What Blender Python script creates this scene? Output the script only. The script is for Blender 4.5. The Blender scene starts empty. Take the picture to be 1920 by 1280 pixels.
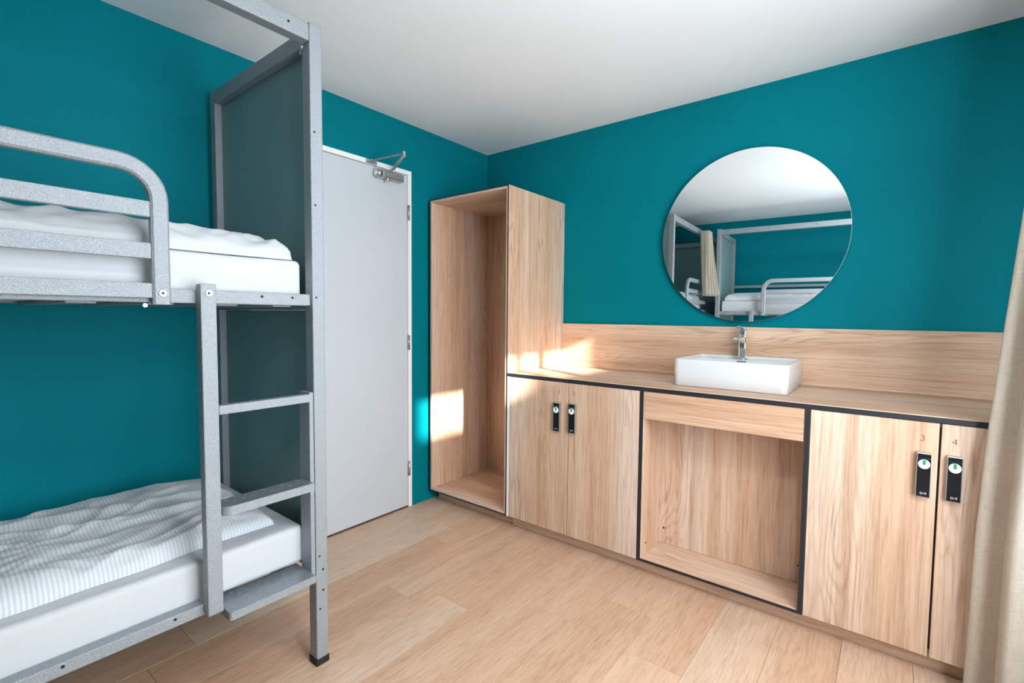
import bpy, bmesh, math, random
from mathutils import Vector, Matrix, noise
random.seed(7)
S = bpy.context.scene
COL = S.collection
PI = math.pi

# ------------------------------------------------------------------ camera, world, sun, exposure
# world axes: x runs along the mirror wall away from the door wall, y = -D (D = distance from the mirror wall), z up
cam_d = bpy.data.cameras.new('camera'); cam = bpy.data.objects.new('camera', cam_d); COL.objects.link(cam)
cam_d.sensor_width = 36; cam_d.lens = 911.4517/1920*36; cam_d.clip_start = .01
yaw, pitch, roll = .6659, -.0543, .0092
cy, sy, cp, sp = math.cos(yaw), math.sin(yaw), math.cos(pitch), math.sin(pitch)
F = Vector((-sy*cp, cy*cp, sp)); R = Vector((cy, sy, 0)); U = R.cross(F)
cr, sr = math.cos(roll), math.sin(roll)
R2 = R*cr+U*sr; U2 = -R*sr+U*cr
M = Matrix((R2, U2, -F)).transposed().to_4x4(); M.translation = (2.361, -2.6988, 1.2118)
cam.matrix_world = M
S.camera = cam
S.view_settings.view_transform = 'Standard'; S.view_settings.look = 'None'
S.view_settings.gamma = 1; S.view_settings.use_curve_mapping = False
S.view_settings.exposure = 1.02
w = bpy.data.worlds.new('sky'); S.world = w; w.use_nodes = True
w.node_tree.nodes['Background'].inputs[0].default_value = (.80, .90, 1.0, 1)
w.node_tree.nodes['Background'].inputs[1].default_value = 2.0

def lamp(name, kind, loc, direction, energy, color, **kw):
    l = bpy.data.lights.new(name, kind); l.energy = energy; l.color = color
    for k, v in kw.items(): setattr(l, k, v)
    o = bpy.data.objects.new(name, l); COL.objects.link(o); o.location = loc
    o.rotation_euler = Vector(direction).to_track_quat('-Z', 'Y').to_euler()
    return o
sun = lamp('sun', 'SUN', (6, -5, 5), (-1, .478, -.48), 12.0, (1, .95, .88), angle=.02)
# daylight entering by the window behind the curtain (lies in the plane of the window opening)
day = lamp('window_daylight', 'AREA', (2.99, -1.75, 1.32), (-1, 0, 0), 34, (.87, .94, 1.0), shape='RECTANGLE', size=1.3, size_y=1.6)

# ------------------------------------------------------------------ materials
def lin(h):
    h = h.lstrip('#'); out = []
    for i in (0, 2, 4):
        c = int(h[i:i+2], 16)/255
        out.append(c/12.92 if c <= .04045 else ((c+.055)/1.055)**2.4)
    return (*out, 1)
class NT:
    def __init__(s, name, rough=.5, metal=0, color=(.8, .8, .8, 1), spec=.5):
        s.m = bpy.data.materials.new(name); s.m.use_nodes = True; s.n = s.m.node_tree.nodes; s.l = s.m.node_tree.links
        s.b = s.n['Principled BSDF']; s.b.inputs['Roughness'].default_value = rough; s.b.inputs['Metallic'].default_value = metal
        s.b.inputs['Base Color'].default_value = color; s.b.inputs['Specular IOR Level'].default_value = spec
    def node(s, t, **kw):
        n = s.n.new(t)
        for k, v in kw.items():
            if k.startswith('i_'): n.inputs[k[2:].replace('_', ' ')].default_value = v
            else: setattr(n, k, v)
        return n
    def link(s, a, b): s.l.new(a, b)
    def coords(s, scale, rnd=0.0):
        tc = s.node('ShaderNodeTexCoord'); out = tc.outputs['Object']
        if rnd:
            oi = s.node('ShaderNodeObjectInfo'); mul = s.node('ShaderNodeVectorMath', operation='SCALE')
            cmb = s.node('ShaderNodeCombineXYZ')
            for k, f in enumerate((1.0, 1.7, 2.3)):
                mt = s.node('ShaderNodeMath', operation='MULTIPLY'); s.link(oi.outputs['Random'], mt.inputs[0]); mt.inputs[1].default_value = f
                s.link(mt.outputs[0], cmb.inputs[k])
            s.link(cmb.outputs[0], mul.inputs[0]); mul.inputs['Scale'].default_value = rnd
            add = s.node('ShaderNodeVectorMath', operation='ADD'); s.link(out, add.inputs[0]); s.link(mul.outputs[0], add.inputs[1]); out = add.outputs[0]
        mp = s.node('ShaderNodeMapping'); mp.inputs['Scale'].default_value = scale; s.link(out, mp.inputs['Vector'])
        return mp.outputs[0]
    def noise(s, vec, scale, detail=4, rough=.55, dist=0):
        n = s.node('ShaderNodeTexNoise'); s.link(vec, n.inputs['Vector'])
        n.inputs['Scale'].default_value = scale; n.inputs['Detail'].default_value = detail
        n.inputs['Roughness'].default_value = rough; n.inputs['Distortion'].default_value = dist
        return n.outputs['Fac']
    def ramp(s, fac, stops):
        r = s.node('ShaderNodeValToRGB'); s.link(fac, r.inputs[0]); e = r.color_ramp.elements
        while len(e) < len(stops): e.new(.5)
        for el, (p, c) in zip(e, stops): el.position = p; el.color = c
        return r.outputs[0]
    def mix(s, fac, a, b, mode='MIX'):
        m = s.node('ShaderNodeMix', data_type='RGBA', blend_type=mode)
        if isinstance(fac, (int, float)): m.inputs[0].default_value = fac
        else: s.link(fac, m.inputs[0])
        for k, v in ((6, a), (7, b)):
            if isinstance(v, tuple): m.inputs[k].default_value = v
            else: s.link(v, m.inputs[k])
        return m.outputs[2]
    def bump(s, fac, strength, dist=.001):
        b = s.node('ShaderNodeBump'); b.inputs['Strength'].default_value = strength; b.inputs['Distance'].default_value = dist
        s.link(fac, b.inputs['Height']); s.link(b.outputs[0], s.b.inputs['Normal'])
    def color(s, c): s.link(c, s.b.inputs['Base Color'])

def wood(name, axis, cols, rough=.45, knots=.6, streak=1.0, contrast=.5, cracks=False, grain=.03):
    """oak laminate; axis = direction of the grain in object space"""
    t = NT(name, rough, spec=.35)
    def sc(across, along): return tuple(along if k == 'xyz'.index(axis) else across for k in range(3))
    V = lambda al: t.coords(sc(1, al), 9)
    fine = t.noise(V(grain), 120, 5, .7)                  # pores
    flk = t.noise(V(.09), 60*streak, 4, .65, .3)          # short flecks
    mid = t.noise(V(.03), 19*streak, 3, .55, .25)        # streaks
    broad = t.noise(V(.02), 5*streak, 2, .5)              # colour bands
    c = t.ramp(broad, [(.32, cols[0]), (.5, cols[1]), (.68, cols[2])])
    def mul(x, k):
        m_ = t.node('ShaderNodeMath', operation='MULTIPLY'); t.link(x, m_.inputs[0])
        if isinstance(k, float): m_.inputs[1].default_value = k
        else: t.link(k, m_.inputs[1])
        return m_.outputs[0]
    c = t.mix(mul(t.ramp(mid, [(.47, (0, 0, 0, 1)), (.72, (1, 1, 1, 1))]), contrast), c, cols[3])
    # figure: contour lines of a smooth stretched field, as a flat sawn board shows them
    field = t.noise(V(.12), 6.5*streak, 2, .45, .2)
    sn = t.node('ShaderNodeMath', operation='SINE'); t.link(mul(field, 150.0), sn.inputs[0])
    lines = t.ramp(sn.outputs[0], [(.15, (0, 0, 0, 1)), (.95, (1, 1, 1, 1))])
    patch = t.ramp(t.noise(V(.2), 6.0*streak, 2, .5), [(.50, (0, 0, 0, 1)), (.64, (1, 1, 1, 1))])
    c = t.mix(mul(mul(mul(lines, patch), t.ramp(flk, [(.3, (.25, .25, .25, 1)), (.6, (1, 1, 1, 1))])), knots), c, cols[3])
    c = t.mix(mul(t.ramp(flk, [(.50, (0, 0, 0, 1)), (.66, (1, 1, 1, 1))]), contrast*.55), c, cols[3])
    pores = t.ramp(fine, [(.34, cols[4]), (.55, (1, 1, 1, 1))])
    c = t.mix(.8, c, pores, 'MULTIPLY')
    if cracks:
        ck = t.ramp(t.noise(V(.14), 9, 3, .6, .5), [(.69, (0, 0, 0, 1)), (.76, (1, 1, 1, 1))])
        c = t.mix(mul(ck, .5), c, lin('#8A6142'))
    t.color(c); t.bump(fine, .15, .0006)
    return t.m
OAK = [lin('#D0A88B'), lin('#DABBA2'), lin('#DFC9B8'), lin('#B0896B'), (.73, .63, .56, 1)]
oakv = wood('oak_upright_grain', 'z', OAK)
oakh = wood('oak_level_grain', 'x', OAK)
FL = [lin('#C7A084'), lin('#D1AF94'), lin('#D4BAA4'), lin('#A8835F'), (.80, .72, .66, 1)]
floorm = wood('oak_floor', 'y', FL, rough=.42, knots=.22, streak=.8, contrast=.3, cracks=True, grain=.09)

def teal():
    t = NT('teal_paint', .5, spec=.05)
    v = t.coords((1, 1, 1))
    c = t.ramp(t.noise(v, 1.2, 2), [(.3, (.0004, .172, .212, 1)), (.7, (.0004, .200, .240, 1))])
    t.color(c); t.bump(t.noise(v, 130, 3, .6), .6, .004)
    return t.m
teal = teal()
def paint(name, col, rough=.6, bs=0, bd=.001, scale=200, metal=0, spec=.4, vary=.0):
    t = NT(name, rough, metal, col, spec)
    v = t.coords((1, 1, 1), 1)
    if vary:
        d = tuple(c*(1-vary) for c in col[:3])+(1,)
        t.color(t.ramp(t.noise(v, 3, 3), [(.3, d), (.7, col)]))
    t.bump(t.noise(v, scale, 2), bs or .05, bd)
    return t.m
ceil_m = paint('ceiling_white', lin('#ECEFF1'), .9, .1, .001, 120, vary=.02)
doorm = paint('door_grey', lin('#C9CED3'), .45, .04, vary=.03)
framem = paint('frame_white', lin('#F4F4F1'), .4)
blackm = paint('black_edging', lin('#23252B'), .5, spec=.4)
chrome = paint('chrome', (.85, .86, .87, 1), .12, metal=1)
steel = paint('brushed_steel', (.52, .52, .51, 1), .35, metal=.9)
screwm = paint('zinc_screw', (.42, .42, .41, 1), .4, metal=.6)
ceramic = paint('white_ceramic', (.66, .67, .67, 1), .15, spec=.6)
panelm = paint('panel_grey_green', (.23, .35, .345, 1), .42, .1, .001, 300, metal=.2, vary=.12)
rubber = paint('black_rubber', (.012, .012, .013, 1), .6)
holem = paint('hole_dark', (.01, .01, .012, 1), .8)
greenm = paint('green_mark', lin('#1F8A57'), .5)
whitem = paint('white_plastic', lin('#EDF2EF'), .4)
blackgloss = paint('black_gloss', (.008, .009, .012, 1), .22)
ink = paint('grey_ink', lin('#4E4138'), .6)
def hammer():
    t = NT('hammered_silver_paint', .36, .35, (.36, .40, .425, 1), .5)
    v = t.coords((1, 1, 1)); n = t.noise(v, 330, 3, .6, .4)
    t.color(t.ramp(n, [(.35, (.275, .302, .325, 1)), (.65, (.375, .405, .43, 1))]))
    t.bump(n, .8, .003)
    return t.m
metal = hammer()
def diamond():
    t = NT('tread_plate', .30, .5, (.27, .30, .33, 1), .5)
    out = None
    for ang in (.5, -.5):
        tc = t.node('ShaderNodeTexCoord'); mp = t.node('ShaderNodeMapping'); mp.inputs['Rotation'].default_value = (0, 0, ang)
        mp.inputs['Scale'].default_value = (70, 22, 1); t.link(tc.outputs['Object'], mp.inputs['Vector'])
        v = t.node('ShaderNodeTexVoronoi'); v.inputs['Randomness'].default_value = 0; v.inputs['Scale'].default_value = 1; t.link(mp.outputs[0], v.inputs['Vector'])
        r = t.ramp(v.outputs['Distance'], [(.18, (1, 1, 1, 1)), (.32, (0, 0, 0, 1))])
        out = r if out is None else t.mix(1.0, out, r, 'LIGHTEN')
    t.bump(out, .6, .002)
    return t.m
tread = diamond()
def sheet(name, stripes):
    t = NT(name, .85, 0, (.54, .555, .57, 1), .2)
    t.b.inputs['Sheen Weight'].default_value = .15
    v = t.coords((1, 1, 1), 2)
    n = t.noise(v, 14, 4, .6)
    if stripes:
        wv = t.node('ShaderNodeTexWave', wave_type='BANDS', bands_direction='Y'); wv.inputs['Scale'].default_value = 32
        wv.inputs['Distortion'].default_value = .6; wv.inputs['Detail Scale'].default_value = 1.5; t.link(v, wv.inputs['Vector'])
        a = t.node('ShaderNodeMath', operation='ADD'); m_ = t.node('ShaderNodeMath', operation='MULTIPLY')
        t.link(wv.outputs['Fac'], m_.inputs[0]); m_.inputs[1].default_value = .35
        t.link(m_.outputs[0], a.inputs[0]); t.link(n, a.inputs[1]); t.bump(a.outputs[0], .35, .005)
        t.color(t.ramp(wv.outputs['Fac'], [(.2, (.52, .55, .575, 1)), (.7, (.63, .645, .66, 1))]))
    else: t.bump(n, .35, .006)
    return t.m
sheetm = sheet('white_sheet', False); duvetm = sheet('white_seersucker', True); plainm = sheet('white_cotton', False)
def linen():
    t = NT('beige_linen', .9, 0, (.5, .42, .33, 1), .15)
    a = t.noise(t.coords((1, 1, .10)), 260, 3, .7); b = t.noise(t.coords((.12, .12, 1)), 260, 3, .7)
    m_ = t.node('ShaderNodeMath', operation='ADD'); t.link(a, m_.inputs[0]); t.link(b, m_.inputs[1])
    h = t.node('ShaderNodeMath', operation='MULTIPLY'); t.link(m_.outputs[0], h.inputs[0]); h.inputs[1].default_value = .5
    t.color(t.ramp(h.outputs[0], [(.38, lin('#CFC5B7')), (.5, lin('#E3DACE')), (.62, lin('#F0EAE1'))])); t.bump(h.outputs[0], .5, .001)
    trl = t.node('ShaderNodeBsdfTranslucent'); trl.inputs[0].default_value = (.86, .80, .72, 1)
    mx_ = t.node('ShaderNodeMixShader'); mx_.inputs[0].default_value = .55
    t.link(t.b.outputs[0], mx_.inputs[1]); t.link(trl.outputs[0], mx_.inputs[2]); t.link(mx_.outputs[0], t.n['Material Output'].inputs[0])
    return t.m
linen = linen()
mirrorm = NT('mirror_silver', .0, 1, (.86, .90, .90, 1)).m
def glassmat():
    t = NT('window_glass', 0, 0, (1, 1, 1, 1)); tr = t.node('ShaderNodeBsdfTransparent'); gl = t.node('ShaderNodeBsdfGlossy'); gl.inputs['Roughness'].default_value = 0
    mx = t.node('ShaderNodeMixShader'); mx.inputs[0].default_value = .06
    t.link(tr.outputs[0], mx.inputs[1]); t.link(gl.outputs[0], mx.inputs[2]); t.link(mx.outputs[0], t.n['Material Output'].inputs[0])
    return t.m
glass = glassmat()

# ------------------------------------------------------------------ mesh helpers (coordinates given as X, D, Z)
BASE = {}
def link(name, me, mat, parent=None, smooth=False, origin=None):
    o = bpy.data.objects.new(name, me); COL.objects.link(o)
    if mat: me.materials.append(mat)
    b = BASE.get(parent.name, Vector()) if parent else (Vector(origin) if origin else Vector())
    me.transform(Matrix.Translation(-b))
    if parent: o.parent = parent
    else: o.location = b
    BASE[o.name] = b
    if smooth:
        for p in me.polygons: p.use_smooth = True
    return o
def bm_box(bm, x0, x1, d0, d1, z0, z1, bevel=0, seg=2):
    r = bmesh.ops.create_cube(bm, size=1)
    for v in r['verts']:
        v.co = Vector(((x0+x1)/2+v.co.x*(x1-x0), -(d0+d1)/2+v.co.y*(d1-d0), (z0+z1)/2+v.co.z*(z1-z0)))
    if bevel:
        ed = list({e for v in r['verts'] for e in v.link_edges})
        bmesh.ops.bevel(bm, geom=ed, offset=bevel, segments=seg, profile=.5, affect='EDGES')
def finish(bm, name):
    me = bpy.data.meshes.new(name); bm.normal_update(); bm.to_mesh(me); bm.free(); return me
def boxes(name, lst, mat, parent=None, bevel=.0012, seg=1, origin=None, smooth=False):
    bm = bmesh.new()
    for b in lst: bm_box(bm, *b, bevel=bevel, seg=seg)
    return link(name, finish(bm, name), mat, parent, smooth, origin)
def box(name, x0, x1, d0, d1, z0, z1, mat, parent=None, bevel=.0012, seg=1, origin=None, smooth=False):
    return boxes(name, [(x0, x1, d0, d1, z0, z1)], mat, parent, bevel, seg, origin, smooth)
def bm_cyl(bm, p0, p1, r0, r1=None, seg=20, caps=True):
    p0 = Vector((p0[0], -p0[1], p0[2])); p1 = Vector((p1[0], -p1[1], p1[2])); d = p1-p0
    m = Matrix.Translation((p0+p1)/2) @ d.to_track_quat('Z', 'Y').to_matrix().to_4x4()
    bmesh.ops.create_cone(bm, cap_ends=caps, segments=seg, radius1=r0, radius2=r0 if r1 is None else r1, depth=d.length, matrix=m)
def cyl(name, p0, p1, r, mat, parent=None, r1=None, seg=20, origin=None):
    bm = bmesh.new(); bm_cyl(bm, p0, p1, r, r1, seg)
    me = finish(bm, name); o = link(name, me, mat, parent, origin=origin)
    for p in me.polygons: p.use_smooth = len(p.vertices) == 4
    return o
def empty(name, x, d, z):
    o = bpy.data.objects.new(name, None); COL.objects.link(o); o.location = (x, -d, z); o.empty_display_size = .1
    BASE[o.name] = Vector((x, -d, z)); return o
def tag(o, label, cat, group=None):
    o['label'] = label; o['category'] = cat
    if group: o['group'] = group
    return o
def struct(o): o['kind'] = 'structure'; return o
def prism(bm, pts, a0, a1, axis):
    """extrude polygon pts: axis 'x': pts=(D,z); axis 'z': pts=(X,D); axis 'd': pts=(X,z)"""
    def mk(p, a):
        return {'x': (a, -p[0], p[1]), 'z': (p[0], -p[1], a), 'd': (p[0], -a, p[1])}[axis]
    A = [bm.verts.new(mk(p, a0)) for p in pts]; B = [bm.verts.new(mk(p, a1)) for p in pts]; n = len(pts)
    bm.faces.new(A); bm.faces.new(B[::-1])
    for i in range(n): bm.faces.new((A[i], B[i], B[(i+1) % n], A[(i+1) % n]))
    bmesh.ops.recalc_face_normals(bm, faces=bm.faces)

# ------------------------------------------------------------------ room
W, L, H = 2.95, 3.72, 2.3614         # width (x), depth (D), height
fl = struct(box('floor', -.1, W+.1, -.1, L+.1, -.08, -.006, paint('subfloor', lin('#6E553F'), .9), bevel=0))
rw = .205; k = 0; plank_edges = []
x = 0.0; row = 0
starts = [.35, -.5, .93, 0.1, 1.28, .62, -.2, .85, 1.1, .45, -.3, .75, .2, 1.0, .5]
PL = 1.28
while x < W-.01:
    x1 = min(x+rw, W)
    d = starts[row % len(starts)]-PL
    while d < L:
        a, b = max(0, d), min(L, d+PL)
        if b-a > .02: box('plank', x+.0004, x1-.0004, a+.0004, b-.0004, -.006, 0, floorm, fl, bevel=.0008)
        d += PL
    x = x1; row += 1
struct(box('ceiling', -.1, W+.1, -.1, L+.1, H, H+.1, ceil_m, bevel=0))
dl, dr, dt = 1.668, .7076, 2.08      # door frame opening outside edges (D) and top
struct(boxes('wall_left', [(-.1, 0, -.1, dr, 0, H), (-.1, 0, dl, L+.1, 0, H), (-.1, 0, dr, dl, dt, H)], teal, bevel=0))
struct(box('wall_back', 0, W, -.1, 0, 0, H, teal, bevel=0))
struct(box('wall_front', 0, W, L, L+.1, 0, H, teal, bevel=0))
wdm = 1.365; wd0, wd1, wz0, wz1 = .98, 2.60, .45, 2.15
struct(boxes('wall_right', [(W, W+.1, -.1, wd0, 0, H), (W, W+.1, wd1, L+.1, 0, H), (W, W+.1, wd0, wd1, 0, wz0), (W, W+.1, wd0, wd1, wz1, H)], teal, bevel=0))
win = struct(boxes('window_1', [(W+.02, W+.07, wd0, wd0+.05, wz0, wz1), (W+.02, W+.07, wd1-.05, wd1, wz0, wz1), (W+.02, W+.07, wd0+.05, wd1-.05, wz0, wz0+.05),
      (W+.02, W+.07, wd0+.05, wd1-.05, wz1-.05, wz1), (W+.02, W+.07, wdm-.025, wdm+.025, wz0+.05, wz1-.05)], framem, bevel=.002))
for a, b in ((wd0+.05, wdm-.025), (wdm+.025, wd1-.05)):
    box('pane', W+.062, W+.066, a, b, wz0+.05, wz1-.05, glass, win, bevel=0)
box('window_sill', W-.03, W+.02, wd0-.02, wd1+.02, wz0-.03, wz0-.0005, framem, win, bevel=.003)

# door
door = struct(boxes('door_1', [(-.06, .004, dr, dr+.026, 0, dt), (-.06, .004, dl-.026, dl, 0, dt), (-.06, .004, dr+.026, dl-.026, dt-.026, dt)], framem, bevel=.0015))
box('door_leaf', -.05, -.004, dr+.029, dl-.029, .008, dt-.029, doorm, door, bevel=.002)
for z in (1.828, 1.037, .247):
    h = boxes('hinge', [(-.003, .0052, dr+.014, dr+.026, z-.045, z+.045)], steel, door, bevel=.0008)
    cyl('hinge_pin', (.008, dr+.026, z-.045), (.008, dr+.026, z+.045), .0055, steel, h, seg=12)
box('door_threshold', -.10, -.001, dr+.0, dl, -.006, .004, paint('threshold_brown', lin('#6B4A36'), .6), door, bevel=.001)
# lever handle on the side hidden by the bunk
hd = boxes('door_handle', [(-.004, .004, dl-.115, dl-.075, .96, 1.12), (.004, .045, dl-.103, dl-.087, 1.06, 1.076), (.038, .052, dl-.22, dl-.087, 1.058, 1.078)], steel, door, bevel=.003, seg=2)
# door closer: body on the leaf, folding arm up to a bracket on the frame
cl = cyl('door_closer', (.030, .985, 2.008), (.030, .955, 2.008), .023, steel, door, seg=28)
boxes('closer_body', [(-.004, .05, .800, .953, 1.988, 2.030), (-.004, .034, .79, .80, 1.992, 2.026)], steel, cl, bevel=.008, seg=3, smooth=False)
cyl('closer_cap', (.030, .985, 2.008), (.030, .990, 2.008), .015, chrome, cl)
cyl('closer_valve', (.028, .905, 1.988), (.028, .905, 1.974), .016, chrome, cl, r1=.012)
cyl('closer_spindle', (.030, .865, 2.028), (.030, .865, 2.058), .009, steel, cl)
def flatbar(bm, a, b, wd, th):
    a = Vector(a); b = Vector(b); dd = (b-a); n = Vector((-dd.y, dd.x, 0)).normalized()*wd/2
    vs = []
    for z in (-th/2, th/2):
        for q in (a+n, b+n, b-n, a-n): vs.append(bm.verts.new((q.x, -q.y, q.z+z)))
    for f in ((0, 1, 2, 3), (7, 6, 5, 4), (0, 4, 5, 1), (1, 5, 6, 2), (2, 6, 7, 3), (3, 7, 4, 0)): bm.faces.new([vs[i] for i in f])
    bmesh.ops.recalc_face_normals(bm, faces=bm.faces)
bm = bmesh.new(); flatbar(bm, (.030, .865, 2.056), (.262, .978, 2.062), .018, .006); bm_cyl(bm, (.262, .978, 2.052), (.262, .978, 2.078), .011)
link('closer_arm', finish(bm, 'closer_arm'), steel, cl)
bm = bmesh.new(); flatbar(bm, (.262, .978, 2.070), (.022, 1.000, 2.072), .014, .006); link('closer_arm', finish(bm, 'closer_arm'), steel, cl)
boxes('closer_bracket', [(.004, .012, .965, 1.035, 2.055, 2.078), (.012, .03, .985, 1.015, 2.066, 2.074)], steel, cl, bevel=.001)

# added, unseen: a screen outside the window that cuts the low sun into strips
scr = empty('sun_mask', 4.5, 1.9, 0)
tag(scr, 'added unseen grey screen of posts and panels outside the window, masking the sun', 'screen')
box('sun_mask_panel', 4.48, 4.52, -1.5, 6.5, -.6, 2.56, paint('sun_mask_grey', (.55, .56, .56, 1), .8), scr)
for a, b in ((1.55, 1.62), (2.27, 2.325)): box('sun_mask_post', 4.48, 4.52, a, b, 2.561, 3.2, metal, scr)
box('sun_mask_panel', 4.48, 4.52, 2.80, 6.5, 2.561, 3.2, scr.children[0].data.materials[0], scr)
box('sun_mask_rail', 4.47, 4.53, -1.5, 6.5, 3.2, 3.24, metal, scr)

# ------------------------------------------------------------------ tall open wardrobe
T, XT, ZT, ZP, CT = .5814, .6653, 1.9292, .071, .8903
E = .018
tw = empty('open_wardrobe', (.029+XT)/2, T/2, 0)
tag(tw, 'tall open oak wardrobe niche with black front edges in the corner beside the door', 'wardrobe')
box('side_panel', .029, .047, .002, T-.001, ZP, ZT, oakv, tw)
box('side_panel', XT-E, XT, .002, T-.001, ZP, ZT, oakv, tw)
box('top_panel', .0472, XT-E-.0002, .002, T-.001, ZT-E, ZT, oakh, tw)
box('bottom_panel', .0472, XT-E-.0002, .002, T-.001, ZP, ZP+E, oakh, tw)
box('back_panel', .0472, XT-E-.0002, .03, .048, ZP+E, ZT-E, oakv, tw)
e1 = .0012
boxes('edging', [(.029, .034, T-.001, T+e1, ZP, ZT), (XT-.0045, XT+.0005, T-.001, T+e1, ZP, ZT), (.034, XT-.0045, T-.001, T+e1, ZT-.006, ZT), (.034, XT-.0045, T-.001, T+e1, ZP, ZP+.007)], blackm, tw, bevel=0)['label'] = 'thin black front edging'
boxes('plinth', [(.034, XT, .49, .507, 0, ZP-.0005)], oakh, tw)

# ------------------------------------------------------------------ lockers under the worktop
ZD = CT-E-.004
def digit(ch, xc, zc, size, parent, mat=ink, dd=T, thick=.0006, name='number'):
    cu = bpy.data.curves.new('t', 'FONT'); cu.body = ch; cu.size = size; cu.extrude = thick/2; cu.align_x = 'CENTER'; cu.align_y = 'CENTER'
    cu.resolution_u = 3; cu.offset = -size*.018
    tmp = bpy.data.objects.new('t', cu); COL.objects.link(tmp)
    dg = bpy.context.evaluated_depsgraph_get(); me = bpy.data.meshes.new_from_object(tmp.evaluated_get(dg))
    bpy.data.objects.remove(tmp); me.name = name
    me.transform(Matrix.Translation((xc, -dd-thick/2, zc)) @ Matrix.Rotation(PI/2, 4, 'X'))
    return link(name, me, mat, parent)
def lock(xc, ztop, parent):
    """black lock strip in a chrome tray, standing proud of the door; it is the locker's handle"""
    wv, hh = .040, .149; z0, z1 = ztop-hh, ztop
    h = boxes('lock_handle', [(xc-wv/2, xc+wv/2, T+.0005, T+.020, z0, z1)], steel, parent, bevel=.0015, seg=2)
    h['label'] = 'black lock strip in a chrome tray'
    box('face', xc-wv/2+.003, xc+wv/2-.003, T+.020, T+.0215, z0+.003, z1-.003, blackgloss, h, bevel=.0005)
    cyl('lock_disc', (xc, T+.0215, z1-.036), (xc, T+.0245, z1-.036), .0155, whitem, h, seg=28)
    box('green_mark', xc-.0038, xc+.0038, T+.0245, T+.0252, z1-.038, z1-.022, greenm, h, bevel=.0)
    box('bright_line', xc-wv/2+.003, xc+wv/2-.003, T+.0215, T+.022, z1-.0185, z1-.0165, chrome, h, bevel=0)
    digit('0•9', xc+.001, z0+.014, .013, h, whitem, T+.0216, .0004, 'marking')
def locker(name, label, x0, x1, doors, left_strip=0, d_edge=()):
    t_ = empty(name, (x0+x1)/2, T/2, 0); tag(t_, label, 'locker', 'oak lockers under the worktop')
    box('side_panel', x0, x0+.017, .0225, T-.002, ZP, ZD, oakv, t_)
    box('side_panel', x1-.017, x1, .0225, T-.002, ZP, ZD, oakv, t_)
    box('back_panel', x0+.0172, x1-.0172, .0225, .032, ZP, ZD, oakv, t_)
    box('bottom_panel', x0+.0172, x1-.0172, .033, T-.022, ZP, ZP+.017, oakh, t_)
    box('top_panel', x0+.0172, x1-.0172, .033, T-.022, ZD-.017, ZD, oakh, t_)
    bm = bmesh.new()
    xd = sorted({q for (a, b, *_ ) in doors for q in (a, b)})
    mid = (doors[0][1]+doors[1][0])/2
    box('partition', mid-.008, mid+.008, .0325, T-.022, ZP+.0175, ZD-.0175, blackm, t_)
    for (a, b, num, xn, zn, xh, zh, seam) in doors:
        dd = box('door', a, b, T-.0185, T, ZP+.001, ZD-.001, oakv, t_, bevel=.0012)
        digit(num, xn, zn, .030, dd)
        lock(xh, zh, dd)
    return t_
lk1 = locker('locker_cabinet', 'oak two-door locker numbered 1 and 2 between the tall wardrobe and the open niche', XT+.001, 1.4515,
       [(XT+.019, 1.0655, '1', 1.012, .818, 1.0075, .762, 0), (1.0695, 1.4505, '2', 1.100, .818, 1.1000, .766, 0)])
box('edge_strip', XT+.0015, XT+.0165, T-.0018, T+.001, ZP, ZD, framem, lk1)['label'] = 'pale edge strip beside the wardrobe'
lk2 = locker('locker_cabinet', 'oak two-door locker numbered 3 and 4 between the open niche and the beige curtain', 2.1275, 2.86,
       [(2.1285, 2.4925, '3', 2.4515, .813, 2.4575, .767, 0), (2.4985, 2.859, '4', 2.5315, .811, 2.5335, .768, 0)])
# open niche under the basin
ns = empty('open_niche_cabinet', 1.79, T/2, 0)
tag(ns, 'open oak niche cabinet with black front edges under the white basin', 'cabinet')
nx0, nx1, nb = 1.4525, 2.1265, .360
box('side_panel', nx0, nx0+E, .0225, T-.002, ZP, ZD, oakv, ns)
box('side_panel', nx1-E, nx1, .0225, T-.002, ZP, ZD, oakv, ns)
box('bottom_panel', nx0+E+.0002, nx1-E-.0002, .0225, T-.002, ZP, ZP+.012, oakh, ns)
box('back_panel', nx0+E+.0002, nx1-E-.0002, nb-.016, nb, ZP+.0125, ZD, oakv, ns)
box('apron_panel', nx0+E+.001, nx1-E-.001, T-.020, T-.001, .742, ZD-.001, oakh, ns)
boxes('edging', [(nx0, nx0+.0165, T-.002, T+.0015, ZP, ZD), (nx1-.0165, nx1, T-.002, T+.0015, ZP, ZD), (nx0+.0165, nx1-.0165, T-.002, T+.0015, ZP, ZP+.011)], blackm, ns, bevel=0)['label'] = 'black front edging'
for (xx, dd_, zz) in ((nx0+.045, nb, .16), (nx1-.045, nb, .16)):
    cyl('fitting_hole', (xx, dd_, zz), (xx, dd_+.001, zz), .005, holem, ns, seg=12)
cyl('fitting_hole', (nx0+E, .52, .135), (nx0+E+.001, .52, .135), .005, holem, ns, seg=12)
# plinth below the lockers
tag(box('plinth_board', XT+.0005, W-.001, .503, .520, 0, ZP-.001, oakh), 'recessed oak plinth board along the floor below the lockers', 'plinth')
# worktop and backsplash
wt = empty('worktop', 1.8, T/2, CT-E)
tag(wt, 'long oak worktop with black front edge carrying the basin', 'worktop')
box('board', XT+.0008, W-.001, .0015, T-.001, CT-E-.002, CT, oakh, wt)
box('edging', XT+.0008, W-.001, T-.001, T+.002, CT-E-.002, CT-.003, blackm, wt, bevel=.0004)['label'] = 'black front edge'
tag(box('backsplash', XT+.001, W-.001, .0015, .021, CT+.0008, 1.1615, oakh), 'low oak backsplash board along the teal wall above the worktop', 'backsplash')

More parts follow.
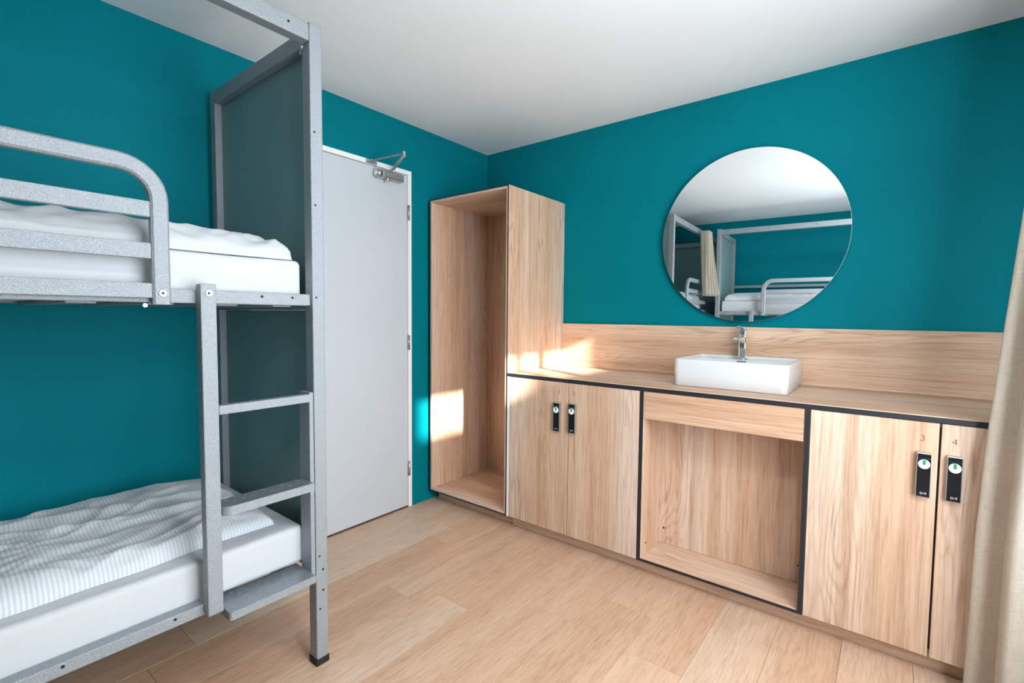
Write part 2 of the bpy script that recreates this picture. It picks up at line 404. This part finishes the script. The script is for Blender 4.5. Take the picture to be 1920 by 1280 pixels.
# ------------------------------------------------------------------ basin
def rrect(x0, x1, d0, d1, r, n=6):
    pts = []
    for cx, cd, a0 in ((x1-r, d1-r, 0), (x0+r, d1-r, 90), (x0+r, d0+r, 180), (x1-r, d0+r, 270)):
        for i in range(n+1):
            a = math.radians(a0+90*i/n); pts.append((cx+r*math.cos(a), cd+r*math.sin(a)))
    return pts
def loft(rings, closed=True, cap0=True, cap1=True):
    bm = bmesh.new(); R_ = [[bm.verts.new((p[0], -p[1], p[2])) for p in r] for r in rings]; n = len(rings[0])
    for a, b in zip(R_, R_[1:]):
        for i in range(n): bm.faces.new((a[i], a[(i+1) % n], b[(i+1) % n], b[i]))
    if cap0: bm.faces.new(R_[0])
    if cap1: bm.faces.new(R_[-1])
    bmesh.ops.recalc_face_normals(bm, faces=bm.faces); return bm
bx0, bx1, bd0, bd1, bt = 1.549, 2.028, .030, .437, 1.015
def ring(ins, z, r): return [(p[0], p[1], z) for p in rrect(bx0+ins, bx1-ins, bd0+ins, bd1-ins, max(r, .004))]
rg = [ring(.006, CT+.001, .02), ring(.003, CT+.004, .024), ring(.001, CT+.05, .026), ring(0, bt-.004, .028), ring(.0015, bt-.001, .027), ring(.003, bt, .026)]
def ringi(ins, dback, z, r): return [(p[0], p[1], z) for p in rrect(bx0+ins, bx1-ins, bd0+dback, bd1-ins, r)]
rg += [ringi(.010, .010, bt, .022), ringi(.012, .012, bt-.003, .022)]
rg += [ringi(.013, .0135, bt-.0125, .022), ringi(.014, .0955, bt-.0135, .022), ringi(.016, .098, bt-.018, .022), ringi(.026, .108, CT+.035, .03), ringi(.045, .125, CT+.018, .04)]
bas = link('wash_basin', finish(loft(rg), 'wash_basin'), ceramic, smooth=True, origin=((bx0+bx1)/2, -.23, CT))
tag(bas, 'white rectangular countertop wash basin standing on the oak worktop', 'basin')
em = bas.modifiers.new('edge', 'EDGE_SPLIT'); em.split_angle = math.radians(50)
bm = bmesh.new(); bm_cyl(bm, (1.79, .23, CT+.018), (1.79, .23, CT+.021), .022, seg=24); link('drain', finish(bm, 'drain'), chrome, bas)
boxes('overflow_slot', [(1.757, 1.800, .1290, .1315, bt-.0245, bt-.0165)], steel, bas, bevel=.001)
# faucet stands on the rear ledge of the basin, narrow rectangular body, lever, spout towards the bowl
fx, fd, fz = 1.771, .082, bt-.013
fa = empty('faucet', fx, fd, fz); tag(fa, 'chrome single-lever mixer tap on the rear ledge of the basin', 'faucet')
cyl('base_ring', (fx, fd, fz+.0006), (fx, fd, fz+.005), .024, chrome, fa, seg=28)
box('body', fx-.0165, fx+.0165, fd-.018, fd+.018, fz+.005, fz+.146, chrome, fa, bevel=.006, seg=3, smooth=True)
box('collar', fx-.0175, fx+.0175, fd-.019, fd+.019, fz+.118, fz+.122, steel, fa, bevel=.002)
bm = bmesh.new(); prism(bm, [(fd+.010, fz+.112), (fd+.010, fz+.080), (fd+.110, fz+.096), (fd+.135, fz+.094), (fd+.137, fz+.104), (fd+.120, fz+.112)], fx-.014, fx+.014, 'x')
link('spout', finish(bm, 'spout'), chrome, fa)
bm = bmesh.new(); prism(bm, [(fd-.018, fz+.147), (fd+.016, fz+.147), (fd+.085, fz+.160), (fd+.087, fz+.167), (fd+.0, fz+.164), (fd-.018, fz+.160)], fx-.013, fx+.013, 'x')
link('lever', finish(bm, 'lever'), chrome, fa)

# ------------------------------------------------------------------ round mirror (hung very slightly turned towards the window)
mx, mz, mr = 1.7625, 1.6201, .4312
tilt = math.radians(1.5)
mi = empty('round_mirror', mx, .0155, mz-mr); tag(mi, 'large round frameless wall mirror above the basin on the teal wall', 'mirror')
def mdisc(name, r, d0, d1, mat, seg=128):
    bm = bmesh.new(); bm_cyl(bm, (mx, d0, mz), (mx, d1, mz), r, seg=seg); me = finish(bm, name)
    c = Vector((mx, -.022, mz)); me.transform(Matrix.Translation(c) @ Matrix.Rotation(tilt, 4, 'Z') @ Matrix.Translation(-c))
    o = link(name, me, mat, mi); return o
mdisc('mirror_glass', mr-.001, .0245, .030, mirrorm)
mdisc('mirror_rim', mr, .0195, .0285, steel)['label'] = 'thin polished rim'
bm = bmesh.new(); bm_cyl(bm, (mx, .0005, mz), (mx, .0205, mz), .12, seg=32); link('wall_mount', finish(bm, 'wall_mount'), blackm, mi)

# ------------------------------------------------------------------ bunk bed  (built in place as bunk 1; bunk 2 is a rotated copy)
D0 = 1.80; LEN = 1.89; XB = .853
def bunk():
    t = empty('bunk_bed', .05, D0, 0)
    DE = D0+LEN
    def post(x0, x1, d0, d1, top):
        p = box('post', x0, x1, d0, d1, .022, top, metal, t, bevel=.004, seg=2)
        box('foot_cap', x0-.002, x1+.002, d0-.002, d1+.002, .0005, .026, rubber, p, bevel=.003, seg=2)
        return p
    p1 = post(.805, XB, D0, D0+.043, 2.143); p2 = post(.055, .102, D0, D0+.040, 2.135)
    post(.805, XB, DE-.043, DE, 2.143); post(.055, .102, DE-.040, DE, 2.135)
    for z in (1.565, 1.264, .385, .20, 1.80): cyl('bolt_hole', (XB, D0+.030, z), (XB+.0006, D0+.030, z), .0035, holem, p1, seg=10)
    for z in (.335, .262): cyl('bolt_hole', (XB, D0+.018, z), (XB+.0006, D0+.018, z), .004, holem, p1, seg=10)
    # canopy rails
    box('canopy_rail', .810, XB-.001, D0+.0435, DE-.0435, 2.082, 2.134, metal, t, bevel=.003, seg=2)
    for q in (.11, .49, .9): cyl('bolt_hole', (XB-.001, D0+q, 2.112), (XB-.0004, D0+q, 2.112), .004, holem, t, seg=10)
    for e0, e1_ in ((D0+.002, D0+.040), (DE-.040, DE-.002)):
        box('end_beam', .1025, .8045, e0, e1_, 2.078, 2.132, metal, t, bevel=.003, seg=2)
        box('end_beam', .1025, .8045, e0, e1_, 1.222, 1.262, metal, t, bevel=.003, seg=2)
        box('end_beam', .1025, .8045, e0, e1_, .330, .372, metal, t, bevel=.003, seg=2)
    # corner brackets
    bm = bmesh.new(); prism(bm, [(.772, 2.078), (.8045, 2.078), (.8045, 2.046)], D0+.012, D0+.034, 'd'); link('corner_bracket', finish(bm, 'corner_bracket'), metal, t)
    cyl('bolt', (.790, D0+.034, 2.068), (.790, D0+.040, 2.068), .008, screwm, t, seg=12)
    cyl('bolt', (.812, D0+.0445, 2.074), (.812, D0+.052, 2.074), .008, screwm, t, seg=12)
    # end panels
    for a in (D0+.006, DE-.014):
        for z0, z1 in ((1.2625, 2.0775), (.3725, 1.2215)):
            pn = box('end_panel', .1025, .8045, a, a+.008, z0, z1, panelm, t, bevel=.001); pn['label'] = 'dark grey-green end panel'
            if a < D0+.1:
                for sx in (.128, .785):
                    for sz in (z0+.05, z1-.04): cyl('rivet', (sx, a+.008, sz), (sx, a+.0105, sz), .0045, screwm, pn, seg=10)
    # side rails of both decks
    rails = {}
    for (z0, z1) in ((1.236, 1.274), (.345, .378)):
        r1 = box('side_rail', .803, .840, D0+(.0435 if z0 > 1 else .375), DE-.0435, z0, z1, metal, t, bevel=.003, seg=2)
        box('side_rail', .060, .098, D0+.0405, DE-.0405, z0, z1, metal, t, bevel=.003, seg=2)
        for q in ((.105, .20, .62, .85, 1.0) if z0 > 1 else (.45, .68, .92, 1.2)): cyl('bolt_hole', (.840, D0+q, (z0+z1)/2+.006), (.8406, D0+q, (z0+z1)/2+.006), .004, holem, r1, seg=10)
        n = 11
        for i in range(n):
            c = D0+.12+i*(LEN-.24)/(n-1)
            box('bed_slat', .0985, .8025 if z0 > 1 else .7545, c-.03, c+.03, z0-.005, z0+.006, metal, t, bevel=.002)
    # guard rail: bent tube with two slats, bolted outside the rail
    gx0, gx1 = .8415, .868
    ga, gb = D0+.465, D0+LEN-.10   # centre lines of the two uprights (D)
    zt, r = 1.581, .085
    path = [(ga, 1.231, (1, 0))]
    path.append((ga, zt-r, (1, 0)))
    for i in range(1, 9):
        a = i/8*PI/2; path.append((ga+r-r*math.cos(a), zt-r+r*math.sin(a), (math.cos(a), -math.sin(a))))
    for i in range(1, 9):
        a = i/8*PI/2; path.append((gb-r+r*math.sin(a), zt-r+r*math.cos(a), (-math.sin(a), -math.cos(a))))
    path.insert(10, (gb-r, zt, (0, -1)))
    path.append((gb, 1.231, (-1, 0)))
    hw = .020; rings = []
    for (d, z, (nd, nz)) in path:
        sec = []
        for (s, xx) in ((-1, gx0+.005), (-.75, gx0), (.75, gx0), (1, gx0+.005), (1, gx1-.005), (.75, gx1), (-.75, gx1), (-1, gx1-.005)):
            sec.append((xx, d+nd*s*hw, z+nz*s*hw))
        rings.append(sec)
    g = link('guard_rail', finish(loft(rings), 'guard_rail'), metal, t); g['label'] = 'bent silver guard rail tube'
    for z0, z1 in ((1.452, 1.492), (1.347, 1.387), (1.247, 1.285)):
        box('guard_slat', gx0+.003, gx1-.005, ga+.0202, gb-.0202, z0, z1, metal, g, bevel=.002, seg=2)
    for d in (ga, gb):
        cyl('bolt', (gx1, d, 1.260), (gx1+.0035, d, 1.260), .0085, screwm, g, seg=14)
        cyl('bolt_socket', (gx1+.0035, d, 1.260), (gx1+.0040, d, 1.260), .0035, holem, g, seg=6)
    cyl('bolt', (.830, ga+.03, 1.2285), (.8385, ga+.03, 1.2285), .0055, screwm, t, seg=12)
    # ladder
    lp = box('ladder_upright', .8412, .875, D0+.340, D0+.380, .352, 1.290, metal, t, bevel=.003, seg=2)
    cyl('bolt', (.875, D0+.360, 1.264), (.8785, D0+.360, 1.264), .0085, screwm, lp, seg=14)
    cyl('bolt_socket', (.8785, D0+.360, 1.264), (.879, D0+.360, 1.264), .0035, holem, lp, seg=6)
    box('ladder_upright', .800, .865, D0+.0520, D0+.0665, .330, .952, metal, t, bevel=.002, seg=2)
    box('ladder_rung', .846, .874, D0+.0667, D0+.3398, .922, .948, metal, t, bevel=.002, seg=2)
    def step(x0, x1, a, b, z0, z1, r):
        pts = [(x0, a), (x1, a)]
        for i in range(7):
            q = i/6*PI/2; pts.append((x1-r+r*math.cos(q), b-r+r*math.sin(q)))
        pts += [(x0, b)]
        bm = bmesh.new(); prism(bm, pts, z0, z1, 'z'); s = link('ladder_step', finish(bm, 'ladder_step'), metal, t)
        bm = bmesh.new(); prism(bm, [(p[0]+(.002 if p[0] == x0 else -.0015), p[1]+(.001 if p[1] == a else -.0015)) for p in pts], z1, z1+.001, 'z')
        for i in range(9):
            for j in range(max(2, int((x1-x0)/.026))):
                cxx = x0+.016+j*.026; cdd = a+.022+i*.028+(.014 if j % 2 else 0)
                if cxx > x1-.012 or cdd > b-.016: continue
                an = .7 if (i+j) % 2 else -.7; ca, sa = math.cos(an)*.011, math.sin(an)*.011
                vs = [bm.verts.new((cxx+p_, -(cdd+q_), z1+h_)) for p_, q_, h_ in ((sa, ca, .001), (-ca*.22, sa*.22, .001), (-sa, -ca, .001), (ca*.22, -sa*.22, .001), (0, 0, .0026))]
                for k_ in range(4): bm.faces.new((vs[k_], vs[(k_+1) % 4], vs[4]))
        tp = link('tread', finish(bm, 'tread'), tread, s); tp['label'] = 'raised-pattern metal tread'
        return s
    step(.812, .892, D0+.067, D0+.3395, .632, .657, .026)
    step(.765, .894, D0+.067, D0+.332, .324, .347, .010)
    return t
b1 = bunk()
tag(b1, 'grey metal bunk bed with ladder and dark end panel beside the grey door', 'bunk bed')

def mattress(name, label, z0, z1, d0, d1):
    bm = bmesh.new(); bm_box(bm, .108, .800, d0, d1, z0, z1)
    bmesh.ops.subdivide_edges(bm, edges=bm.edges, cuts=1)
    bmesh.ops.bevel(bm, geom=[e for e in bm.edges if e.is_manifold and e.calc_face_angle(0) > .5], offset=.022, segments=5, profile=.6, affect='EDGES')
    bmesh.ops.subdivide_edges(bm, edges=[e for e in bm.edges if e.calc_length() > .2], cuts=12, use_grid_fill=True)
    for v in bm.verts:
        n = noise.noise(v.co*5)*.003; v.co.z += n if v.co.z > z0+.02 else 0
        if v.co.z > z0+.01: v.co.x += noise.noise(v.co*7+Vector((3, 1, 2)))*.003
    o = link(name, finish(bm, name), sheetm, smooth=True, origin=(.45, -d0, z0)); tag(o, label, 'mattress'); return o
def duvet(name, label, outline, z0, thick, seed, nx=110, ny=260, wr=.012, droop=None, mat=None):
    """outline(v) -> (x0, x1) for v = D; sheet with rounded edges and wrinkles"""
    bm = bmesh.new(); da, db = outline['d']
    top = []; bot = []
    sd = Vector((seed*3.1, seed*1.7, 0))
    for j in range(ny+1):
        v = j/ny; D = da+(db-da)*v; x0, x1 = outline['x'](D)
        rt, rb = [], []
        for i in range(nx+1):
            u = i/nx
            X = x0+(x1-x0)*u
            ej = noise.noise(Vector((D*4, X*4, seed)))
            Dj = D+(ej*.012 if v < .5 else 0)*(1-v)**4 + (outline.get('skew', 0)*(1-u)**1.0*(1-v)**3)
            Xj = X+noise.noise(Vector((D*5, 2, seed)))*.012*u
            # distance from the borders
            e = min(u*(x1-x0)*1.6, (1-u)*(x1-x0), v*(db-da), (1-v)*(db-da))
            k_ = min(1, e/.075); edge = math.sqrt(max(0, 1-(1-k_)**2))
            p = Vector((X*2.6, D*1.0, 0))+sd
            p2 = Vector((X*9+D*2.5, D*2.6, 0))+sd
            big = noise.noise(p)*.6
            ridg = 1-abs(noise.noise(p2))*2
            ridg2 = 1-abs(noise.noise(Vector((X*15-D*5, D*5, 4))+sd))*2
            ridg3 = 1-abs(noise.noise(Vector((X*22+D*9, D*8, 9))+sd))*2
            hgt = thick*(.86+big*.30)+wr*(ridg*.9-.4)+wr*.5*(ridg2-.5)+wr*.22*ridg3
            if droop: hgt += droop(X, D)
            z = z0+max(.004, hgt)*edge+.001
            rt.append(bm.verts.new((Xj, -Dj, z))); rb.append(bm.verts.new((Xj, -Dj, z0+.0005)) if i in (0, nx) or j in (0, ny) else None)
        top.append(rt); bot.append(rb)
    for j in range(ny):
        for i in range(nx): bm.faces.new((top[j][i], top[j+1][i], top[j+1][i+1], top[j][i+1]))
    loop = [(0, i) for i in range(nx+1)]+[(j, nx) for j in range(1, ny+1)]+[(ny, i) for i in range(nx-1, -1, -1)]+[(j, 0) for j in range(ny-1, 0, -1)]
    for (a, b) in zip(loop, loop[1:]+loop[:1]):
        bm.faces.new((top[a[0]][a[1]], top[b[0]][b[1]], bot[b[0]][b[1]], bot[a[0]][a[1]]))
    bm.faces.new([bot[a][b] for a, b in loop])
    bmesh.ops.recalc_face_normals(bm, faces=bm.faces)
    o = link(name, finish(bm, name), mat or duvetm, smooth=True, origin=(.45, -da, z0)); tag(o, label, 'duvet'); return o
ZU, ZLm = 1.383, .488
m_up = mattress('mattress', 'white sheeted mattress on the upper deck of the bunk beside the door', 1.2425, ZU, D0+.052, D0+LEN-.05)
m_lo = mattress('mattress', 'white sheeted mattress on the lower deck of the bunk beside the door', .362, ZLm, D0+.052, D0+LEN-.05)
ZZ = 0
d_up = duvet('duvet', 'white duvet lying folded on the upper mattress of the bunk beside the door',
      {'d': (D0+.075, D0+LEN-.25), 'x': lambda D: (.13, .795)}, ZU+.002, .082, 2, wr=.022, mat=plainm)
d_lo = duvet('duvet', 'white striped duvet with long wrinkles on the lower mattress of the bunk beside the door',
      {'d': (D0+.115, D0+LEN-.25), 'x': lambda D: (.125, .715+.03*min(1, max(0, (D-1.9)/.6)))}, ZLm+.002, .062, 5, wr=.016)

def copy_tree(o, parent=None, mat=None):
    c = o.copy(); COL.objects.link(c); c.parent = parent
    for ch in list(o.children): copy_tree(ch, c)
    return c
# bunk 2 stands across the room behind the camera; it shows in the mirror
def rot(o, root=b1):
    rel = o.location-root.location
    return Vector((.985-rel.y*1.0, -3.665+rel.x+.0, rel.z+.0)) if True else None
b2 = copy_tree(b1); b2.location = (.985, -3.665, 0); b2.rotation_euler = (0, 0, PI/2)
for z0 in (1.555, 1.47):
    me = boxes('wall_rail', [(.060, .082, D0+.0405, D0+LEN-.0405, z0, z0+.03)], metal, b1, bevel=.003).data
    for o_ in [o for o in b1.children if o.data == me]: bpy.data.objects.remove(o_)
    wr_ = bpy.data.objects.new('wall_rail', me); COL.objects.link(wr_); wr_.parent = b2
tag(b2, 'second grey metal bunk bed seen in the round mirror, standing along the far wall', 'bunk bed')
for src, lab in ((m_up, 'white sheeted mattress on the second bunk, seen in the round mirror'), (d_up, 'white duvet on the second bunk, seen in the round mirror')):
    c = src.copy(); COL.objects.link(c); c.rotation_euler = (0, 0, PI/2)
    rel = src.location-b1.location; c.location = (.985-rel.y, -3.665+rel.x, src.location.z); c['label'] = lab

# ------------------------------------------------------------------ added unseen fill lamp under the ceiling, brightens the curtain and cabinets
lx, ld = 2.46, 2.15
cl_ = empty('fill_lamp', lx, ld, H-.05); tag(cl_, 'added unseen round white fill lamp under the ceiling above the camera', 'ceiling lamp')
cyl('fill_lamp_body', (lx, ld, H-.0005), (lx, ld, H-.045), .15, framem, cl_, r1=.14, seg=48)
em_ = bpy.data.materials.new('fill_lamp_diffuser'); em_.use_nodes = True; em_.node_tree.nodes['Principled BSDF'].inputs['Emission Color'].default_value = (1, .95, .88, 1)
em_.node_tree.nodes['Principled BSDF'].inputs['Emission Strength'].default_value = 4
cyl('diffuser', (lx, ld, H-.0455), (lx, ld, H-.05), .135, em_, cl_, r1=.13, seg=48)
lamp('fill_light', 'AREA', (lx, -ld, H-.053), (0, 0, -1), 6.5, (1, .97, .93), shape='DISK', size=.24)

# ------------------------------------------------------------------ curtains
def cloth(name, label, fn, ns, nz, mat=linen):
    bm = bmesh.new(); V = [[bm.verts.new(fn(i/ns, j/nz)) for i in range(ns+1)] for j in range(nz+1)]
    for j in range(nz):
        for i in range(ns): bm.faces.new((V[j][i], V[j][i+1], V[j+1][i+1], V[j+1][i]))
    o = link(name, finish(bm, name), mat, smooth=True); tag(o, label, 'curtain')
    s = o.modifiers.new('thick', 'SOLIDIFY'); s.thickness = .003; s.offset = 0
    return o
def f_win(s, v):
    z = .02+v*(2.31-.02)
    tb = [(0, 2.57), (.29, 2.575), (.55, 2.579), (.895, 2.593), (1.175, 2.610), (1.4, 2.627), (1.566, 2.641), (2.4, 2.735)]
    for (a_, b_), (c_, d_) in zip(tb, tb[1:]):
        if a_ <= z <= c_: xl = b_+(d_-b_)*(z-a_)/(c_-a_)+.006
    D = .625+.215*s
    f = 2*PI*(s*1.7+.04)
    X = xl+.046*(1-math.cos(f))*(1-.25*v)+.10*max(0, s-.25)*(1-.2*v)+.05*s
    D += .022*math.sin(f*2+.6)*(1-.3*v)+.008*math.sin(z*3+s*4)
    X += .006*noise.noise(Vector((s*6, z*1.2, 0)))
    return (X, -D, z)
wc = cloth('window_curtain', 'beige linen curtain hanging to the floor at the right end of the worktop', f_win, 150, 60)
tr = box('curtain_track', 2.70, 2.74, .60, 2.9, H-.035, H-.0005, framem); tag(tr, 'white curtain track under the ceiling above the beige linen curtain', 'curtain track')
def f_bed(s, v):
    z = 1.43+v*(2.095-1.43)
    D = 2.585+.14*s+(1-v)**1.4*(.02+.065*s)
    f = 2*PI*s*3.5
    X = .925+.045*math.sin(f)+(1-v)**1.3*.06*(.3+s)
    D += .010*math.cos(f*1.0)
    return (X, -D, z)
bc = cloth('privacy_curtain', 'short beige privacy curtain hung from the bunk rail, seen in the round mirror', f_bed, 110, 30)
